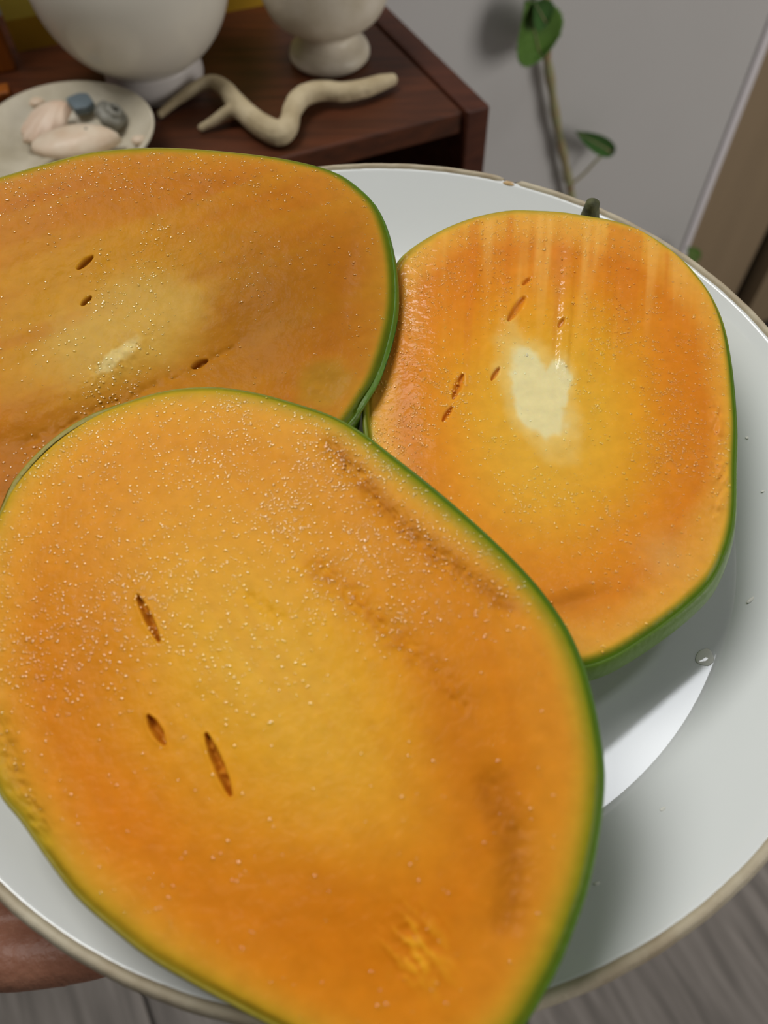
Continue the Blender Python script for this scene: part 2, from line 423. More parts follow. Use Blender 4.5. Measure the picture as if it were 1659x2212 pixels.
# shell dish
db = hit(142, 298, -.102); DR = .0545
dcx, dcy = float(db[0]), float(db[1])
dprof = smooth_profile([(0, .001), (.024, .0), (.027, .001), (.031, .004), (.045, .012), (.0525, .0185), (DR, .0215), (DR - .0012, .0228), (.0520, .0215), (.043, .0135), (.030, .0065), (.016, .0048), (0, .0046)], 5)
tag(link('shallow_dish', place(lathe(dprof, 72, lambda r, z, a: (r * (1 + .012 * math.sin(3 * a + 1)), z)), (dcx, dcy, tzw)), 'dish_stone'), 'shallow cream stone dish filled with seashells', 'dish')
def shell(px, py, z, ln, wd, ht, yaw, tilt, ribs, ramp, name, mat, label):
    c = hit(px, py, TZ + z); nu, nv = 56, 16; v = []; f = []
    for lay in (0, 1):
        for i in range(nv + 1):
            t = i / nv
            for k in range(nu):
                a = 2 * math.pi * k / nu
                rr = t
                x = math.cos(a) * rr; y = math.sin(a) * rr
                x2 = x * (1 - .25 * x * 0) ; w = 1 - .34 * max(0, x) ** 1.5
                zz = math.sqrt(max(0, 1 - t * t)) * (1 + .25 * x)
                rb = 1 + ramp * math.sin(ribs * math.atan2(y, 1.15 - x)) * t
                s = 1.0 if lay == 0 else .93
                v.append((x2 * ln * s * rb, y * w * wd * s * rb, (zz * ht * s - (0 if lay == 0 else .0004)) * rb))
    o1 = (nv + 1) * nu
    for lay in (0, 1):
        b = lay * o1
        for i in range(nv):
            for k in range(nu): f.append([b + i * nu + k, b + i * nu + (k + 1) % nu, b + (i + 1) * nu + (k + 1) % nu, b + (i + 1) * nu + k])
    for k in range(nu): f.append([nv * nu + k, nv * nu + (k + 1) % nu, o1 + nv * nu + (k + 1) % nu, o1 + nv * nu + k])
    me = mesh_from(v, f)
    me.transform(Matrix.Translation(Vector(c)) @ Matrix.Rotation(yaw, 4, 'Z') @ Matrix.Rotation(tilt, 4, 'Y'))
    ob = link(name, me, mat); tag(ob, label, 'shell', None); return ob, c
shell(103, 268, .016, .019, .0135, .008, .95, -.15, 22, .05, 'clam_shell', 'shell_pink', 'pinkish clam shell at the back of the dish, below the blue fragment')
ws, wc = shell(166, 312, .0165, .027, .0145, .0095, .28, .10, 30, .008, 'clam_shell', 'shell_white', 'smooth white clam shell with a small round hole in the dish')
hp = hit(186, 283, TZ + .0238)
hv, hf = ball((0, 0, 0), .0023, (1.1, 1, .8)); hm = mesh_from(hv, hf); hm.transform(Matrix.Translation(Vector(hp)))
link('drill_hole', hm, 'hole_dark', ws)
# blue-grey fragment
fp = [hit(*p, TZ + .016)[:2] for p in [(143, 216), (172, 204), (190, 203), (204, 224), (190, 236), (163, 240)]]
me = prism([tuple(p) for p in fp], tzw + .0125, tzw + .0178, .0012); tag(link('stone_fragment', me, 'slate_blue', None, False), 'angular blue-grey fragment resting in the shell dish', 'stone')
# grey ribbed snail-like shell
gs = hit(240, 256, TZ + .015); v = []; f = []
nt_, nu = 70, 14
for i in range(nt_ + 1):
    t = i / nt_; a = t * 2.6 * 2 * math.pi; rr = .0075 * (1 - .86 * t); tr = .0052 * (1 - .82 * t) * (1 + .10 * math.sin(t * 110))
    cxx, cyy, czz = rr * math.cos(a), rr * math.sin(a), .011 * t - .001
    for k in range(nu):
        b = 2 * math.pi * k / nu
        v.append((cxx + tr * math.cos(b) * math.cos(a), cyy + tr * math.cos(b) * math.sin(a), czz + tr * math.sin(b)))
for i in range(nt_):
    for k in range(nu): f.append([i * nu + k, i * nu + (k + 1) % nu, (i + 1) * nu + (k + 1) % nu, (i + 1) * nu + k])
f.append(list(range(nu))); f.append([nt_ * nu + k for k in range(nu)])
me = mesh_from(v, f); me.transform(Matrix.Translation(Vector(gs)) @ Matrix.Rotation(.7, 4, 'Y') @ Matrix.Rotation(.4, 4, 'Z'))
tag(link('snail_shell', me, 'shell_grey'), 'grey ribbed coiled shell beside the white clam in the dish', 'shell')
# small pebbles in dish
for (px, py, r, lab, mt) in [(78, 222, .0048, 'small pale pebble at the far side of the dish', 'shell_white'), (300, 303, .0042, 'tiny white pebble at the right-hand side of the dish', 'shell_white')]:
    q = hit(px, py, TZ + .0165)
    pv, pf = ball((0, 0, 0), r, (1.2, .9, .6)); pv = [(x * (1 + .1 * math.sin(40 * y / r)), y, z) for x, y, z in pv]
    me = mesh_from(pv, pf); me.transform(Matrix.Translation(Vector(q))); tag(link('pebble', me, mt), lab, 'pebble')

# yellow striped board behind the vase, orange wooden block beside it
yl, yr = tp(40, 125)[:2], tp(592, 20)[:2]
yd = (yr - yl) / np.linalg.norm(yr - yl); yn = np.array([-yd[1], yd[0]])
yl = yl + yn * .008; yr = yr + yn * .008
yb = empty('painted_board', (float((yl + yr)[0] / 2), float((yl + yr)[1] / 2), tzw)); tag(yb, 'yellow and green striped board standing behind the white vase', 'board')
def slab(z0, z1, name, mat, th=.012):
    link(name, prism([tuple(yl), tuple(yr), tuple(yr + yn * th), tuple(yl + yn * th)], tzw + z0, tzw + z1), mat, yb, False)
slab(0, .021, 'ochre_band', 'band_ochre'); slab(.0211, .036, 'yellow_band', 'band_yellow'); slab(.0361, .11, 'green_band', 'band_green')
ob = tp(36, 153)[:2]
obk = empty('wooden_box', (float(ob[0] - .025), float(ob[1] + .01), tzw)); tag(obk, 'orange-brown wooden box at the left end of the table', 'box')
link('body', prism([tuple(ob), tuple(ob - yd * .05), tuple(ob - yd * .05 + yn * .03), tuple(ob + yn * .012)], tzw, tzw + .085, .0015), 'orange_wood', obk, False)
link('lid', prism([tuple(ob + yd * .001 - yn * .001), tuple(ob - yd * .051 - yn * .001), tuple(ob - yd * .051 + yn * .031), tuple(ob + yd * .001 + yn * .013)], tzw + .0855, tzw + .096, .0015), 'orange_wood', obk, False)
q1 = tp(26, 214)[:2]
tag(link('wooden_coaster', prism([tuple(q1), tuple(q1 - yd * .05), tuple(q1 - yd * .05 + yn * .016), tuple(q1 + yn * .012)], tzw, tzw + .005, .001), 'orange_wood', None, False), 'flat orange-brown wooden piece just behind the shell dish', 'coaster')

# ------------------------------------------------------------------ climbing vine along the wall
vine = empty('climbing_vine', tuple(on_wall(1240, 470, .02)))
tag(vine, 'thin green vine with a few leaves hanging along the white wall', 'plant')
def vw(px, py, off): return on_wall(px, py, off)
st = [vw(1183, -60, .013), vw(1180, 0, .013), vw(1176, 60, .013), vw(1180, 115, .013), vw(1190, 180, .013), vw(1200, 250, .013), vw(1214, 320, .013), vw(1224, 370, .013), vw(1232, 410, .013), vw(1240, 470, .013), vw(1262, 560, .013)]
sp = curve_pts(st, 6)
k0 = int(len(sp) * .84)
sv, sf = tube(sp, [.0050 + .0007 * math.sin(i * .9) for i in range(len(sp))], 10); link('stem', mesh_from(sv, sf), 'stem_green', vine)
for (px, py) in [(1181, 116), (1229, 388), (1231, 402)]:
    nv_, nf_ = ball((0, 0, 0), .0046, (1, 1, 1.5)); nm = mesh_from(nv_, nf_); nm.transform(Matrix.Translation(Vector(vw(px, py, .013)))); link('node', nm, 'stem_brown', vine)
def leaf(pa, pb, width, off, mat, cup=.15, lab=None, notch=0.0):
    """leaf blade between base pixel pa and tip pixel pb, slightly cupped and veined, with real thickness"""
    a = vw(*pa, off); b = vw(*pb, off + .006)
    ax = b - a; ln = np.linalg.norm(ax); ax /= ln
    nr = np.array([WN[0], WN[1], .25]); nr /= np.linalg.norm(nr); sd = np.cross(nr, ax); sd /= np.linalg.norm(sd); nr = np.cross(ax, sd)
    nu, nv = 22, 10; v = []; f = []
    for lay in (0, 1):
        for i in range(nu + 1):
            t = i / nu; w = width * (math.sin(math.pi * min(1, t ** .72)) ** .62 if 0 < t < 1 else 0.02) * .5
            for k in range(-nv, nv + 1):
                s = k / nv
                hgt = cup * width * (s * s) - .10 * ln * (t - .5) ** 2 + .02 * width * math.cos(t * 40 - abs(s) * 12) * (abs(s) > .08) * .5
                serr = 1 + .05 * math.sin(t * 60) * (abs(s) > .9)
                p = a + ax * (t * ln - notch * ln * (1 - abs(s)) * 0) + sd * (w * s * serr) + nr * (hgt + (.0007 if lay else 0)); v.append(p)
    row = 2 * nv + 1; o1 = (nu + 1) * row
    for lay in (0, 1):
        for i in range(nu):
            for k in range(row - 1):
                q = lay * o1 + i * row + k; f.append([q, q + 1, q + row + 1, q + row])
    for i in range(nu):
        for k in (0, row - 1): q = i * row + k; f.append([q, q + row, o1 + q + row, o1 + q])
    lf = link('leaf', mesh_from(v, f), mat, vine)
    mv = [a + ax * (t * ln) + nr * (-.10 * ln * (t - .5) ** 2 + .0012) for t in np.linspace(0.02, .97, 12)]
    tv, tf = tube(mv, list(np.linspace(.0009, .0003, 12)), 6); link('midrib', mesh_from(tv, tf), 'stem_green', lf)
    return lf
leaf((1166, 116), (1136, 2), .056, .024, 'leaf_green')
leaf((1178, 48), (1152, 2), .026, .031, 'leaf_dark')
leaf((1322, 328), (1243, 284), .020, .024, 'leaf_dark', .3)
leaf((1508, 560), (1484, 534), .018, .04, 'leaf_green')
def pet(pts, r):
    c = curve_pts([vw(*p) for p in pts], 6); v, f = tube(c, [r] * len(c), 8); link('petiole', mesh_from(v, f), 'stem_green', vine)
pet([(1232, 400, .013), (1262, 375, .017), (1290, 345, .021), (1316, 325, .024)], .0016)
pet([(1181, 118, .013), (1176, 117, .020), (1168, 114, .024)], .0018)
c = curve_pts([vw(1180, 116, .014), vw(1158, 114, .02), vw(1136, 116, .021), (vw(1122, 128, .019))], 6); v, f = tube(c, list(np.linspace(.0018, .0010, len(c))), 8); link('tendril', mesh_from(v, f), 'stem_brown', vine)
pet([(1262, 560, .013), (1330, 620, .026), (1420, 600, .03), (1508, 562, .038)], .0014)

# ------------------------------------------------------------------ plate
PB = -0.020                                            # inner bottom, plate frame
def zplate(r):
    """inner surface of the plate"""
    t = np.clip((r - .1112) / (.1385 - .1112), 0, 1.0)
    return np.where(r < .1386, PB + .020 * (t ** 1.25), 0.002)
rs = np.concatenate([[0, .03, .06, .085, .10, .106, .1095, .1107], np.linspace(.1112, .1383, 26)])
inner = [(float(r), float(zplate(np.array(r)))) for r in rs]
under = [(.1376, -.0058), (.130, -.0125), (.121, -.0200), (.116, -.0240), (.110, -.0262), (.088, -.0265), (.0865, -.0300), (.083, -.0300), (.0815, -.0262), (.05, -.0255), (0, -.0255)]
plate = empty('plate', (0, 0, HP + PB - .0100)); tag(plate, 'round white glazed plate with a worn beige rim, holding the mango halves', 'plate')
link('body', place(lathe(inner + under, 200), (0, 0, HP)), 'glaze_white', plate)
chip_a = math.atan2(*(hit(1100, 392, 0)[[1, 0]]))
def rimwob(r, z, a):
    d = abs((a - chip_a + math.pi) % (2 * math.pi) - math.pi)
    w = max(0.0, 1 - (d / .022) ** 2)
    n = .00007 * math.sin(a * 61) + .00005 * math.sin(a * 143 + 1)
    return (r - .0012 * w * (r > .139) + n * .5, z - (.0016 * w if z > -.003 else 0) + n * .4)
lip = smooth_profile([(.1376, -.0012), (.1383, .0002), (.1391, .0006), (.1400, .0002), (.1408, -.0014), (.1411, -.0032), (.1404, -.0052), (.1390, -.0062), (.1372, -.0060)], 4)
link('rim', place(lathe(lip, 360, rimwob), (0, 0, HP)), 'rim_worn', plate)
cv, cf = ball((0, 0, 0), .0016, (2.0, .7, .45)); cm = mesh_from(cv, cf)
cm.transform(Matrix.Translation(Vector((.1384 * math.cos(chip_a), .1384 * math.sin(chip_a), HP - .0009))) @ Matrix.Rotation(chip_a + math.pi / 2, 4, 'Z'))
link('chip', cm, 'chip_clay', plate)

# juice on the plate
def droplet(px, py, r, sc, rot, label, group=None, name='juice_drop'):
    z = PB
    for _ in range(8):
        h = hit(px, py, z); z = float(zplate(np.array(np.hypot(h[0], h[1]))))
    v, f = ball((0, 0, 0), r, sc, 18, 8); v = [(x * (1 + .15 * math.sin(3 * math.atan2(y, x))), y, max(z_, 0)) for x, y, z_ in v]
    me = mesh_from(v, f); me.transform(Matrix.Translation(Vector((h[0], h[1], z + HP + .0001))) @ Matrix.Rotation(rot, 4, 'Z'))
    tag(link(name, me, 'juice'), label, 'juice drop', group)
for (px, py, r, sc, rot, lab) in [(1622, 1296, .0011, (1.6, .5, .35), .6, 'streak-shaped juice drop on the plate wall below the rounder mango half'),
        (1432, 1748, .0006, (1.4, .8, .5), .5, 'tiny juice drop on the bare plate well right of the front mango'),
        (1289, 1909, .0006, (1.3, .8, .5), .2, 'tiny juice drop beside the lower edge of the front mango'),
        (1614, 946, .0006, (1, 1, .5), 0, 'tiny juice drop beside the torn edge of the rounder mango'),
        (1648, 1062, .0006, (1.2, .7, .5), .3, 'tiny juice drop near the plate rim at the picture edge'),
        (1523, 1421, .0026, (1.1, .9, .12), .7, 'flat clear juice smear at the end of the bright plate reflection')]:
    droplet(px, py, r, sc, rot, lab, 'juice drops on the plate')

# ------------------------------------------------------------------ mango halves
def periodic_outline(pts2, n):
    """smooth radius over angle about the centroid"""
    # dense resample by Catmull-Rom
    P = np.array(pts2); m = len(P); out = []
    for i in range(m):
        p0, p1, p2, p3 = P[(i - 1) % m], P[i], P[(i + 1) % m], P[(i + 2) % m]
        for t in np.linspace(0, 1, 10, endpoint=False):
            out.append(0.5 * ((2 * p1) + (-p0 + p2) * t + (2 * p0 - 5 * p1 + 4 * p2 - p3) * t * t + (-p0 + 3 * p1 - 3 * p2 + p3) * t ** 3))
    D = np.array(out)
    c = (D.max(0) + D.min(0)) / 2
    a = np.arctan2(D[:, 1] - c[1], D[:, 0] - c[0]); r = np.hypot(D[:, 0] - c[0], D[:, 1] - c[1])
    o = np.argsort(a); a, r = a[o], r[o]
    th = np.linspace(-math.pi, math.pi, n, endpoint=False)
    rr = np.interp(th, np.concatenate([a - 2 * math.pi, a, a + 2 * math.pi]), np.concatenate([r, r, r]))
    k = np.exp(-np.linspace(-2, 2, 9) ** 2); k /= k.sum()
    rr = np.convolve(np.concatenate([rr[-4:], rr, rr[:4]]), k, 'valid')
    return c, th, rr

PLANES = []
def inside(pl, x, y):
    c, th, rr = pl['c'], pl['th'], pl['rr']
    a = np.arctan2(y - c[1], x - c[0]); r = np.hypot(x - c[0], y - c[1])
    lim = np.interp(a, np.concatenate([th, th[:1] + 2 * math.pi]), np.concatenate([rr, rr[:1]]))
    return r / lim

def mango(outline_px, plane, T, NA, NR, relief, colour, skincol, label, beads, nbeads, beaddir=0.0, flare=(0, 0, 0)):
    """plane: z = p0 + p1 x + p2 y (plate frame); the outline lies in it"""
    p0, p1, p2 = plane
    px = np.array([q[0] for q in outline_px], float); py = np.array([q[1] for q in outline_px], float)
    d = rays(px, py); nn = np.array([-p1, -p2, 1.0])
    c0 = np.array([0, 0, p0 + HP])
    t = ((c0 - CAM) @ nn) / (d @ nn); W = CAM + d * t[:, None]
    c, th, rr = periodic_outline(W[:, :2], NA)
    zpl = lambda x, y: p0 + p1 * x + p2 * y + HP
    nn = nn / np.linalg.norm(nn)
    ss = np.linspace(0, 1, NR + 1)[1:]
    S, TH = np.meshgrid(ss, th, indexing='ij'); RR = np.broadcast_to(rr, S.shape)
    X = c[0] + S * RR * np.cos(TH); Y = c[1] + S * RR * np.sin(TH)
    X = np.concatenate([[c[0]], X.ravel()]); Y = np.concatenate([[c[1]], Y.ravel()]); Sf = np.concatenate([[0], S.ravel()]); Tf = np.concatenate([[0], TH.ravel()])
    Z = zpl(X, Y); P = np.stack([X, Y, Z], 1)
    ux, uy = project(P)
    edge = (1 - Sf) * np.interp(Tf, th, rr)             # metres to the skin
    h = relief(ux, uy, Sf, edge)
    h = h * sstep(0, .0015, edge) - .0012 * np.exp(-(edge / .0012) ** 2)
    V = P + h[:, None] * nn
    rgb, wet = colour(ux, uy, Sf, edge, h)
    nV = len(V); faces = []
    i = np.arange(NA); j = (i + 1) % NA
    tri = np.stack([np.zeros(NA, int), 1 + i, 1 + j], 1)
    quads = []
    for r in range(NR - 1):
        b0 = 1 + r * NA; b1 = b0 + NA
        quads.append(np.stack([b0 + i, b1 + i, b1 + j, b0 + j], 1))
    quads = np.concatenate(quads)
    me = bpy.data.meshes.new('flesh'); me.from_pydata(V.tolist(), [], tri.tolist() + quads.tolist()); me.update()
    ca = me.color_attributes.new('col', 'FLOAT_COLOR', 'POINT')
    ca.data.foreach_set('color', np.concatenate([rgb, np.ones((nV, 1))], 1).astype(np.float32).ravel())
    wa = me.attributes.new('wet', 'FLOAT', 'POINT'); wa.data.foreach_set('value', wet.astype(np.float32))
    base = empty('mango_half', (float(c[0]), float(c[1]), float(zpl(c[0], c[1]) - T)))
    tag(base, label, 'mango', 'mango halves on the plate')
    link('flesh', me, 'mango_flesh', base)
    # beads of juice standing on the cut
    rng = np.random.default_rng(nbeads); cand = rng.integers(1, nV, nbeads * 6)
    okk = (rng.random(len(cand)) < np.clip(beads(ux[cand], uy[cand]), 0, 1) * Sf[cand]) & (edge[cand] > .002) & (uy[cand] < 2260) & (ux[cand] > -40)
    cand = cand[okk][:nbeads]; nb = len(cand); K = 7
    br = .00017 + .00032 * rng.random(nb) ** 2.2; el = 1 + .6 * rng.random(nb); tt = rng.normal(.0, .5, nb) + beaddir
    e1 = np.array([1, 0, p1]) / math.hypot(1, p1); e2 = np.cross(nn, e1)
    bc = V[cand] + e1 * rng.normal(0, .0003, (nb, 1)) + e2 * rng.normal(0, .0003, (nb, 1))
    ringv = []
    for (rad, hh) in ((1.0, -.2), (.86, .17), (.5, .31)):
        for k in range(K):
            a = 2 * math.pi * k / K; lx = rad * math.cos(a) * br * el; ly = rad * math.sin(a) * br
            ringv.append(bc + e1 * (lx * np.cos(tt) - ly * np.sin(tt))[:, None] + e2 * (lx * np.sin(tt) + ly * np.cos(tt))[:, None] + nn * (hh * br)[:, None])
    ringv.append(bc + nn * (.35 * br)[:, None])
    bv = np.stack(ringv, 1); nper = 3 * K + 1
    one = [[r * K + k, r * K + (k + 1) % K, (r + 1) * K + (k + 1) % K, (r + 1) * K + k] for r in (0, 1) for k in range(K)]
    onet = [[2 * K + k, 2 * K + (k + 1) % K, 3 * K] for k in range(K)]
    off = (np.arange(nb) * nper)[:, None, None]
    bf = (off + np.array(one)[None]).reshape(-1, 4).tolist() + (off + np.array(onet)[None]).reshape(-1, 3).tolist()
    bme = bpy.data.meshes.new('juice_beads'); bme.from_pydata(bv.reshape(-1, 3).tolist(), [], bf); bme.update()
    ca = bme.color_attributes.new('col', 'FLOAT_COLOR', 'POINT')
    ca.data.foreach_set('color', np.concatenate([np.repeat(rgb[cand], nper, 0), np.ones((nb * nper, 1))], 1).astype(np.float32).ravel())
    jb = link('juice_beads', bme, 'juice_bead', base); jb['kind'] = 'stuff'; jb['label'] = 'fine glinting beads of juice'
    # skin: from the cut edge round the cheek
    NS, NB = 180, 34
    th2 = np.linspace(-math.pi, math.pi, NS, endpoint=False); r2 = np.interp(th2, np.concatenate([th, [math.pi]]), np.concatenate([rr, rr[:1]]))
    sv = []
    lip_ = [(1.0, -.0014, -.0004), (1.0, -.0011, .0002), (1.0, -.0014, .0005), (1.0, -.0026, .0008)]
    rows = []
    for (k, dz, dr) in lip_: rows.append((k, dz, dr))
    for ph in np.linspace(.08, math.pi / 2 - .03, NB): rows.append((math.cos(ph) ** .78, -.0026 - (T - .0026) * math.sin(ph) ** .9, .0008 * (1 - math.sin(ph))))
    for (k, dz, dr) in rows:
        dr = dr + flare[2] * np.clip(np.cos(th2) * flare[0] + np.sin(th2) * flare[1], 0, 1) * min(1, max(0, -dz - .001) / .005) * k
        x = c[0] + (r2 * k + dr) * np.cos(th2); y = c[1] + (r2 * k + dr) * np.sin(th2)
        z = zpl(x, y) + dz
        lo = zplate(np.hypot(x, y)) + HP + .0006
        lo = np.where(np.hypot(x, y) > .1425, -1, lo)
        for pl in PLANES:
            ins = inside(pl, x, y); lo = np.where(ins < 1.03, np.maximum(lo, pl['z'](x, y) + .0012), lo)
        z = np.maximum(z, np.minimum(lo, zpl(x, y) + dz * .15))
        sv.append(np.stack([x, y, z], 1))
    sv = np.concatenate(sv); nr = len(rows); f = []
    for r in range(nr - 1):
        for k in range(NS): f.append([r * NS + k, r * NS + (k + 1) % NS, (r + 1) * NS + (k + 1) % NS, (r + 1) * NS + k])
    f.append([(nr - 1) * NS + k for k in range(NS)])
    sm = mesh_from(sv, f); kx, ky = project(sv)
    ca = sm.color_attributes.new('col', 'FLOAT_COLOR', 'POINT')
    ca.data.foreach_set('color', np.concatenate([skincol(kx, ky), np.ones((len(sv), 1))], 1).astype(np.float32).ravel())
    link('skin', sm, 'mango_skin', base)
    PLANES.append(dict(c=c, th=th, rr=rr, z=zpl, n=nn))
    return base

def ramp(x, stops):
    xs = [s[0] for s in stops]; cs = np.array([s2l(s[1]) for s in stops])
    return np.stack([np.interp(x, xs, cs[:, k]) for k in range(3)], -1)
def mixc(a, col, w): return a + (s2l(col) - a) * np.clip(w, 0, 1)[..., None]
def slit(ux, uy, a, b, w):
    d, t = seg_dist(ux, uy, a, b); ww = w * (0.25 + .75 * np.sqrt(np.clip(np.sin(math.pi * np.clip(t, .02, .98)), 0, 1)))
    return np.exp(-(d / ww) ** 3)
def blob(ux, uy, cx, cy, a, b, rot):
    x = ux - cx; y = uy - cy; c, s = math.cos(rot), math.sin(rot)
    return np.sqrt(((c * x + s * y) / a) ** 2 + ((-s * x + c * y) / b) ** 2)
GAIN = 1 / 0.86

# ---- right-hand half (lies on the plate, stem still on)
O3 = [(854, 570), (887, 534), (942, 499), (997, 474), (1051, 458), (1106, 449), (1161, 450), (1216, 453), (1265, 461), (1325, 471), (1380, 490), (1435, 523), (1479, 559), (1517, 603), (1545, 647), (1566, 701), (1580, 773), (1588, 849), (1592, 921), (1590, 1003), (1589, 1085), (1583, 1140), (1566, 1195), (1539, 1249), (1490, 1299), (1435, 1343), (1380, 1381), (1325, 1414), (1260, 1436), (1185, 1440), (1100, 1410), (1015, 1345), (930, 1250), (860, 1140), (810, 1020), (788, 900), (790, 780), (812, 660)]
SL3 = [((1100, 686), (1133, 640), 8), ((1130, 612), (1146, 598), 4), ((980, 856), (999, 808), 8), ((957, 906), (976, 878), 5), ((1063, 814), (1079, 790), 5), ((1209, 702), (1218, 688), 5)]
def relief3(ux, uy, s, e):
    h = .0016 * fbm(ux / 230, uy / 230, 11, 3) + .0005 * fbm(ux / 60, uy / 90, 14, 3)
    h += -.0016 * sstep(.15, .9, 1 - s)                               # cut slightly dished
    # knife streaks running from the stem end
    q = ux + .06 * (uy - 700); st = fbm(q / 34, uy / 520, 21, 2) + .8 * fbm(q / 70, uy / 600, 23, 2)
    h += .0008 * st * sstep(1000, 560, uy) + .00012 * st
    ridge = np.exp(-((q - 1222) / 13) ** 4) * sstep(470, 560, uy) * sstep(830, 760, uy)
    h += .0007 * ridge
    h -= .0034 * sstep(960, 800, ux) ** 1.4
    for (a, b, w) in SL3: h -= .0012 * slit(ux, uy, a, b, w)
    h -= .0015 * np.exp(-blob(ux, uy, 1235, 1300, 75, 20, -.25) ** 2)
    h += .0009 * np.exp(-(poly_dist(ux, uy, [(1545, 880), (1556, 960), (1562, 1060), (1550, 1110)]) / 14) ** 2) * (.5 + fbm(ux / 14, uy / 14, 5, 2) * 2)
    return h
def colour3(ux, uy, s, e, h):
    w = s + .16 * fbm(ux / 190, uy / 190, 31, 4)
    c = ramp(w, [(0, (216, 164, 44)), (.25, (216, 158, 36)), (.45, (216, 146, 30)), (.64, (212, 130, 28)), (.80, (205, 122, 30)), (.90, (216, 148, 52)), (1.0, (216, 158, 62))])
    q = ux + .06 * (uy - 700); st = fbm(q / 26, uy / 500, 21, 3)
    c = mixc(c, (228, 172, 84), sstep(.02, .25, st) * sstep(820, 520, uy) * .55)
    c = mixc(c, (200, 112, 22), sstep(.05, .25, -st) * sstep(900, 600, uy) * .5)
    c = mixc(c, (206, 120, 26), np.exp(-blob(ux, uy, 1455, 830, 70, 200, -.1) ** 2) * .7)
    c = mixc(c, (206, 116, 22), np.exp(-blob(ux, uy, 1000, 660, 60, 110, .2) ** 2) * .5)
    c = mixc(c, (214, 164, 60), np.exp(-blob(ux, uy, 1170, 960, 170, 210, .1) ** 2) * .7)
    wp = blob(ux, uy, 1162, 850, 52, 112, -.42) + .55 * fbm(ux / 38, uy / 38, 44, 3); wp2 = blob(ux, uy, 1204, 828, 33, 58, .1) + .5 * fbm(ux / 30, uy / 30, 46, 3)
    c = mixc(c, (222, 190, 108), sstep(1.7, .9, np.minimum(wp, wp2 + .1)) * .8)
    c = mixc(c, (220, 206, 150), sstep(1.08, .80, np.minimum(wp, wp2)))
    c = mixc(c, (214, 164, 88), np.exp(-blob(ux, uy, 1430, 1195, 50, 50, 0) ** 2) * .45)
    c = mixc(c, (176, 112, 40), np.exp(-blob(ux, uy, 1225, 1310, 60, 26, -.25) ** 2) * .55)
    for (a, b, w_) in SL3: c = mixc(c, (190, 104, 14), slit(ux, uy, a, b, w_) * .7)
    lowr = sstep(500, 1000, uy) * .6 + .4
    c = mixc(c, (206, 158, 44), sstep(.0045, .0012, e) * .6)
    c = mixc(c, (112, 122, 26), sstep(.0028, .0008, e) * lowr * .9)
    c = mixc(c, (78, 104, 18), sstep(.0012, .0004, e) * sstep(480, 850, uy + .2 * (ux - 1200)))
    q = ux + .06 * (uy - 700); rg = np.exp(-((q - 1214) / 26) ** 4) * sstep(470, 560, uy) * sstep(830, 760, uy)
    return c * GAIN, .10 + .8 * rg + .35 * sstep(1000, 700, uy) + .5 * sstep(960, 860, ux) * sstep(760, 640, uy)
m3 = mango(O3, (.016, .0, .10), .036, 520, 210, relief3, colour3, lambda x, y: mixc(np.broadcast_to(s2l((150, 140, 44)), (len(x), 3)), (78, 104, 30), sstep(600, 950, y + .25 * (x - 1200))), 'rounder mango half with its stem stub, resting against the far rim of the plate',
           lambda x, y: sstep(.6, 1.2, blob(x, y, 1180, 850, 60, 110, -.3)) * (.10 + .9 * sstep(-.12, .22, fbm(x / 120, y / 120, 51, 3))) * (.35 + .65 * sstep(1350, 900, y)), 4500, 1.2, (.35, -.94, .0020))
# stem stub
sp_ = [hit(1272, 480, .014), hit(1275, 462, .017), hit(1278, 448, .021), hit(1281, 437, .0235), hit(1282, 433, .0237)]
tv, tf = tube(sp_, [.0036, .0030, .0025, .0022, .0013], 14); link('stem', mesh_from(tv, tf), 'mango_stem', m3)

# ---- left-hand half
O2 = [(0, 376), (81, 352), (190, 324), (298, 314), (380, 314), (488, 322), (597, 335), (678, 352), (732, 371), (776, 403), (808, 436), (830, 479), (846, 539), (853, 604), (851, 669), (838, 734), (814, 810), (787, 859), (754, 908), (700, 965), (620, 1015), (500, 1065), (360, 1105), (200, 1140), (40, 1160), (-100, 1150), (-230, 1105), (-340, 1020), (-410, 900), (-430, 770), (-400, 640), (-320, 530), (-210, 450), (-100, 405)]
SL2 = [((164, 571), (196, 547), 5), ((171, 648), (191, 631), 4.5), ((412, 780), (444, 766), 6)]
G2 = [(520, 728), (440, 770), (330, 822), (240, 862), (120, 920), (0, 968)]
def relief2(ux, uy, s, e):
    h = .0018 * fbm(ux / 260, uy / 260, 61, 3) + .0004 * fbm(ux / 60, uy / 60, 64, 3)
    h -= .0022 * sstep(.1, .8, 1 - s)
    q = uy + .36 * ux
    h += .00015 * fbm(q / 40, ux / 400, 66, 2)
    gd = poly_dist(ux, uy, G2); h -= .0005 * np.exp(-(gd / 9) ** 2) * sstep(-.15, .2, fbm(ux / 22, uy / 22, 69, 2))
    h -= .0009 * np.exp(-(gd / 45) ** 2)
    for (a, b, w) in SL2: h -= .0015 * slit(ux, uy, a, b, w)
    b_ = blob(ux, uy, 700, 830, 58, 46, -.5); h -= .0006 * np.exp(-b_ ** 2) * (1 + fbm(ux / 20, uy / 20, 72, 2)); h += .00012 * np.exp(-((b_ - 1.05) / .35) ** 2)
    h += .0007 * np.exp(-blob(ux, uy, 250, 770, 95, 30, -.68) ** 2) * (1 + 2 * fbm(ux / 18, uy / 18, 71, 3))
    h -= .0008 * np.exp(-blob(ux, uy, 745, 590, 26, 110, .15) ** 2)
    return h
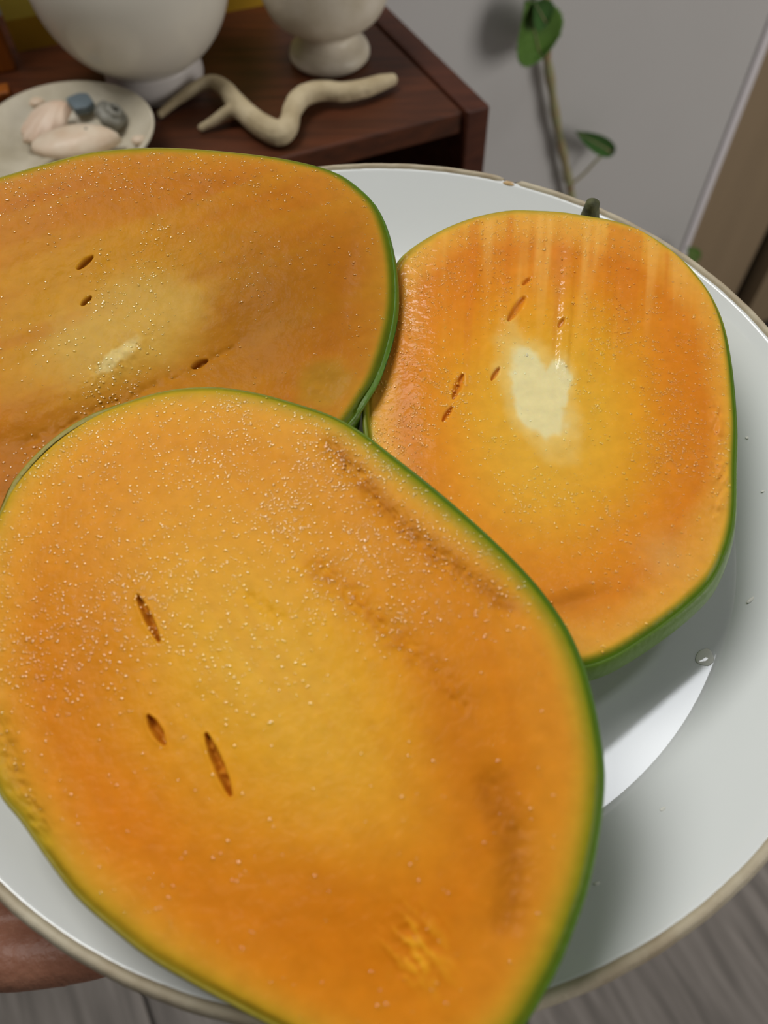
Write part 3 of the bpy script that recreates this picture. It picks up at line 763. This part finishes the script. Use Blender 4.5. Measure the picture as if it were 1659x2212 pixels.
def colour2(ux, uy, s, e, h):
    w = s + .14 * fbm(ux / 210, uy / 150, 81, 4)
    c = ramp(w, [(0, (204, 146, 40)), (.25, (206, 146, 34)), (.45, (204, 138, 28)), (.62, (200, 126, 26)), (.80, (196, 118, 26)), (.90, (202, 128, 36)), (1.0, (204, 140, 44))])
    q = uy + .36 * ux
    st = fbm(q / 46, ux / 500, 83, 3)
    c = mixc(c, (188, 112, 20), sstep(.0, .25, st) * .45)
    c = mixc(c, (210, 150, 34), sstep(.0, .25, -st) * .35)
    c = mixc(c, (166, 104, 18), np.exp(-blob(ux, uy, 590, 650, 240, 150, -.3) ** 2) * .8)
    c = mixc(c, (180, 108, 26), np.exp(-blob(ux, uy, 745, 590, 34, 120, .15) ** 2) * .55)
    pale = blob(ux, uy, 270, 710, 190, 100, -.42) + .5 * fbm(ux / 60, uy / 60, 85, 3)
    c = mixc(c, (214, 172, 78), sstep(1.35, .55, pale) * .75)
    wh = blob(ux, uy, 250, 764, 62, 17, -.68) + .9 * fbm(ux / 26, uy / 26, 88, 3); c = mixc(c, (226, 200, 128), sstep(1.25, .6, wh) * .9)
    gd = poly_dist(ux, uy, G2); c = mixc(c, (176, 108, 26), np.exp(-(gd / 34) ** 2) * .5)
    b_ = blob(ux, uy, 700, 830, 66, 54, -.5); c = mixc(c, (184, 142, 44), sstep(1.3, .6, b_ + .3 * fbm(ux / 24, uy / 24, 90, 2)) * .6)
    for (a, b, w_) in SL2: c = mixc(c, (160, 95, 16), slit(ux, uy, a, b, w_) * .8)
    rightside = sstep(400, 800, ux)
    c = mixc(c, (196, 148, 40), sstep(.005, .0015, e) * .5)
    c = mixc(c, (150, 134, 26), sstep(.0034, .001, e) * .8)
    c = mixc(c, (92, 112, 22), sstep(.0012 + .0024 * rightside, .0004, e) * (.3 + .7 * rightside))
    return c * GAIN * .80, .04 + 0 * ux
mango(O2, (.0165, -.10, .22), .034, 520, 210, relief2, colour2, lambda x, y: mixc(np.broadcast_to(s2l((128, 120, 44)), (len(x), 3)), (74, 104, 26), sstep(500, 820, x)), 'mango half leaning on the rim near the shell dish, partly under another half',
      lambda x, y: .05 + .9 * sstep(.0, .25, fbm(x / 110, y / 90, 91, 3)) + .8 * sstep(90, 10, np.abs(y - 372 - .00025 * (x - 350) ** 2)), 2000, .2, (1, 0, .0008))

# ---- front half, lying over the other two
O1 = [(414, 833), (477, 833), (557, 846), (637, 868), (716, 895), (780, 931), (843, 979), (915, 1035), (995, 1102), (1074, 1174), (1138, 1238), (1186, 1297), (1225, 1357), (1257, 1429), (1277, 1500), (1293, 1580), (1303, 1667), (1297, 1755), (1285, 1834), (1265, 1922), (1237, 2001), (1205, 2081), (1170, 2145), (1134, 2206), (1085, 2262), (1010, 2306), (920, 2326), (820, 2312), (700, 2268), (589, 2212), (493, 2161), (398, 2109), (318, 2061), (239, 1998), (159, 1926), (95, 1842), (40, 1763), (0, 1715), (-35, 1640), (-58, 1540), (-65, 1430), (-60, 1320), (-45, 1220), (-25, 1150), (0, 1095), (24, 1047), (64, 999), (119, 947), (183, 903), (239, 876), (318, 849), (374, 837)]
SL1 = [((298, 1288), (343, 1384), 8), ((321, 1548), (354, 1606), 10), ((446, 1588), (497, 1716), 10)]
B1 = [(715, 965), (770, 1020), (820, 1085), (900, 1160), (975, 1220), (1040, 1268), (1095, 1308)]
B2 = [(540, 1290), (600, 1335)]
B3 = [(690, 1225), (760, 1285), (850, 1370), (940, 1450), (1000, 1520)]
B4 = [(1060, 1700), (1100, 1800), (1105, 1900), (1090, 1980)]
def relief1(ux, uy, s, e):
    h = .0016 * fbm(ux / 380, uy / 380, 101, 2) + .0002 * fbm(ux / 70, uy / 70, 104, 2)
    q = ux * .80 - uy * .60
    h += .00015 * fbm(q / 40, (ux * .6 + uy * .8) / 420, 106, 2)
    d1 = poly_dist(ux, uy, B1); r1 = fbm(ux / 15, uy / 15, 108, 3)
    h += -.0007 * np.exp(-(d1 / 22) ** 2) + .0018 * r1 * np.exp(-(d1 / 22) ** 2)
    d3 = poly_dist(ux, uy, B3); h += -.0003 * np.exp(-(d3 / 26) ** 2) + .0009 * r1 * np.exp(-(d3 / 26) ** 2)
    d2 = poly_dist(ux, uy, B2); h += -.0003 * np.exp(-(d2 / 18) ** 2) + .0006 * r1 * np.exp(-(d2 / 20) ** 2)
    d4 = poly_dist(ux, uy, B4); h += -.0009 * np.exp(-(d4 / 40) ** 2) + .0005 * r1 * np.exp(-(d4 / 50) ** 2)
    fb = np.exp(-blob(ux, uy, 905, 2055, 62, 90, -.45) ** 2); h += .0010 * fb * fbm(q / 9, uy / 40, 111, 3) * 2
    h -= .0009 * np.exp(-(poly_dist(ux, uy, [(-10, 1570), (30, 1690), (90, 1800)]) / 26) ** 2) * (1 + 2 * r1)
    for (a, b, w) in SL1:
        k = slit(ux, uy, a, b, w); h -= .0024 * k * (1 + 1.1 * fbm(ux / 14, uy / 14, 113, 2))
        h += .0004 * slit(ux, uy, a, b, w * 1.9) * (1 - k)
    return h
def colour1(ux, uy, s, e, h):
    q = ux * .80 - uy * .60; al = ux * .6 + uy * .8
    w = s + .15 * fbm(q / 150, al / 330, 121, 4)
    c = ramp(w, [(0, (212, 158, 38)), (.25, (212, 152, 32)), (.45, (210, 142, 28)), (.62, (206, 130, 24)), (.76, (202, 122, 22)), (.88, (208, 136, 34)), (1.0, (208, 146, 46))])
    c = mixc(c, (214, 154, 48), sstep(1500, 950, uy) * .45)
    c = mixc(c, (206, 118, 14), sstep(1750, 2150, uy) * .55)
    c = mixc(c, (214, 162, 52), np.exp(-blob(ux, uy, 640, 1530, 270, 130, .85) ** 2) * .65)
    c = mixc(c, (188, 108, 18), np.exp(-blob(ux, uy, 985, 1600, 75, 240, -.25) ** 2) * .6)
    c = mixc(c, (194, 112, 18), np.exp(-blob(ux, uy, 205, 1430, 110, 240, .1) ** 2) * .45)
    c = mixc(c, (210, 118, 18), np.exp(-blob(ux, uy, 260, 1760, 150, 110, .6) ** 2) * .5)
    c = mixc(c, (190, 106, 10), np.exp(-blob(ux, uy, 760, 1960, 260, 110, .2) ** 2) * .5)
    c = mixc(c, (206, 132, 36), np.exp(-blob(ux, uy, 1165, 1480, 60, 260, -.3) ** 2) * .7)
    st = fbm(q / 30, al / 480, 125, 3); c = mixc(c, (192, 118, 22), sstep(.05, .3, st) * .14)
    d1 = poly_dist(ux, uy, B1); r1 = fbm(ux / 15, uy / 15, 108, 3)
    c = mixc(c, (168, 100, 22), np.exp(-(d1 / 24) ** 2) * (.6 + 1.4 * r1))
    d3 = poly_dist(ux, uy, B3); c = mixc(c, (184, 110, 20), np.exp(-(d3 / 34) ** 2) * (.4 + 1.2 * r1))
    d4 = poly_dist(ux, uy, B4); c = mixc(c, (156, 90, 16), np.exp(-(d4 / 42) ** 2) * (.6 + r1 * .6))
    c = mixc(c, (178, 118, 26), np.exp(-(poly_dist(ux, uy, [(-10, 1570), (30, 1690), (90, 1800)]) / 30) ** 2) * .6)
    fb = np.exp(-blob(ux, uy, 905, 2055, 55, 85, -.45) ** 2); c = mixc(c, (220, 156, 34), fb * sstep(-.05, .2, fbm(q / 9, uy / 40, 111, 3)) * .9)
    for (a, b, w_) in SL1: c = mixc(c, (168, 98, 26), slit(ux, uy, a, b, w_) * .75)
    right = sstep(-300, 450, (ux - 620) * .85 - (uy - 1550) * .25)
    c = mixc(c, (196, 148, 42), sstep(.009, .003, e) * .5)
    c = mixc(c, (170, 142, 32), sstep(.0045 + .003 * right, .001, e) * .75)
    c = mixc(c, (104, 118, 20), sstep(.0014 + .0036 * right, .0004, e) * (.25 + .7 * right))
    c = mixc(c, (74, 100, 18), sstep(.0009 + .0010 * right, .0003, e) * (.1 + .9 * right)); c = mixc(c, (150, 128, 34), sstep(.0010, .0003, e) * (1 - right) * .8)
    return c * GAIN, .04 + 0 * ux
mango(O1, (.0320, .085, .06), .040, 640, 270, relief1, colour1, lambda x, y: mixc(np.broadcast_to(s2l((136, 124, 34)), (len(x), 3)), (70, 100, 22), sstep(-300, 450, (x - 620) * .9 - (y - 1550) * .22)), 'large mango half in front, lying across the other two with dark slits',
      lambda x, y: (.035 + .965 * sstep(1750, 1150, y + .25 * x)) * (.30 + .7 * sstep(-.15, .15, fbm(x / 100, y / 100, 131, 3))), 7500, .0, (.8, .6, .0010))

# ------------------------------------------------------------------ the hand under the plate
def hv(x, y, z, r): return (x, y, z + HP + .0085, r)
wrist = hv(-.232, -.128, -.052, .026)
parts = []
mcp = {'index': (-.128, -.062), 'middle': (-.118, -.083), 'ring': (-.116, -.108), 'little': (-.122, -.1235)}
for nme, (x, y) in mcp.items():
    zz = -.050
    parts += bone([wrist, hv((x - .232) / 2, (y - .128) / 2, -.052, .0165), hv(x, y, zz, .0125 if nme != 'little' else .0115)])
parts += bone([hv(-.19, -.143, -.052, .018), hv(-.150, -.1365, -.050, .0155), hv(-.122, -.1235, -.050, .0115)])
fl_ = {'index': ((-.083, -.047), (-.060, -.038), (-.042, -.032), .0092), 'middle': ((-.070, -.078), (-.043, -.075), (-.022, -.072), .0094), 'ring': ((-.074, -.1105), (-.048, -.108), (-.028, -.104), .0090), 'little': ((-.088, -.1262), (-.070, -.1245), (-.054, -.1205), .0078)}
for nme, (a, b, c_, r) in fl_.items():
    x, y = mcp[nme]
    ra = np.hypot(*a)
    parts += bone([hv(x, y, -.050, r * 1.2), hv(a[0], a[1], -.0475 - (.0 if nme != 'little' else -.004), r), hv(b[0], b[1], -.0465 + (.0 if nme != 'little' else .004), r * .93), hv(c_[0], c_[1], -.0468 + (.0 if nme != 'little' else .004), r * .82)])
# thumb reaches up over the rim
parts += bone([hv(-.208, -.106, -.046, .020), hv(-.180, -.089, -.030, .0165), hv(-.163, -.079, -.009, .0120), hv(-.146, -.0705, .0058, .0100), hv(-.127, -.0625, .0022, .0085)])
parts += bone([hv(-.172, -.094, -.036, .0165), hv(-.140, -.104, -.044, .016), hv(-.116, -.112, -.050, .012)])
# forearm
parts += bone([wrist, hv(-.30, -.155, -.062, .029), hv(-.42, -.21, -.09, .040), hv(-.50, -.25, -.11, .043)])
hme = fuse(parts, .0022, 8)
hand = link('person', hme, 'skin_hand')
tag(hand, "bare hand and forearm supporting the plate from underneath", 'person')
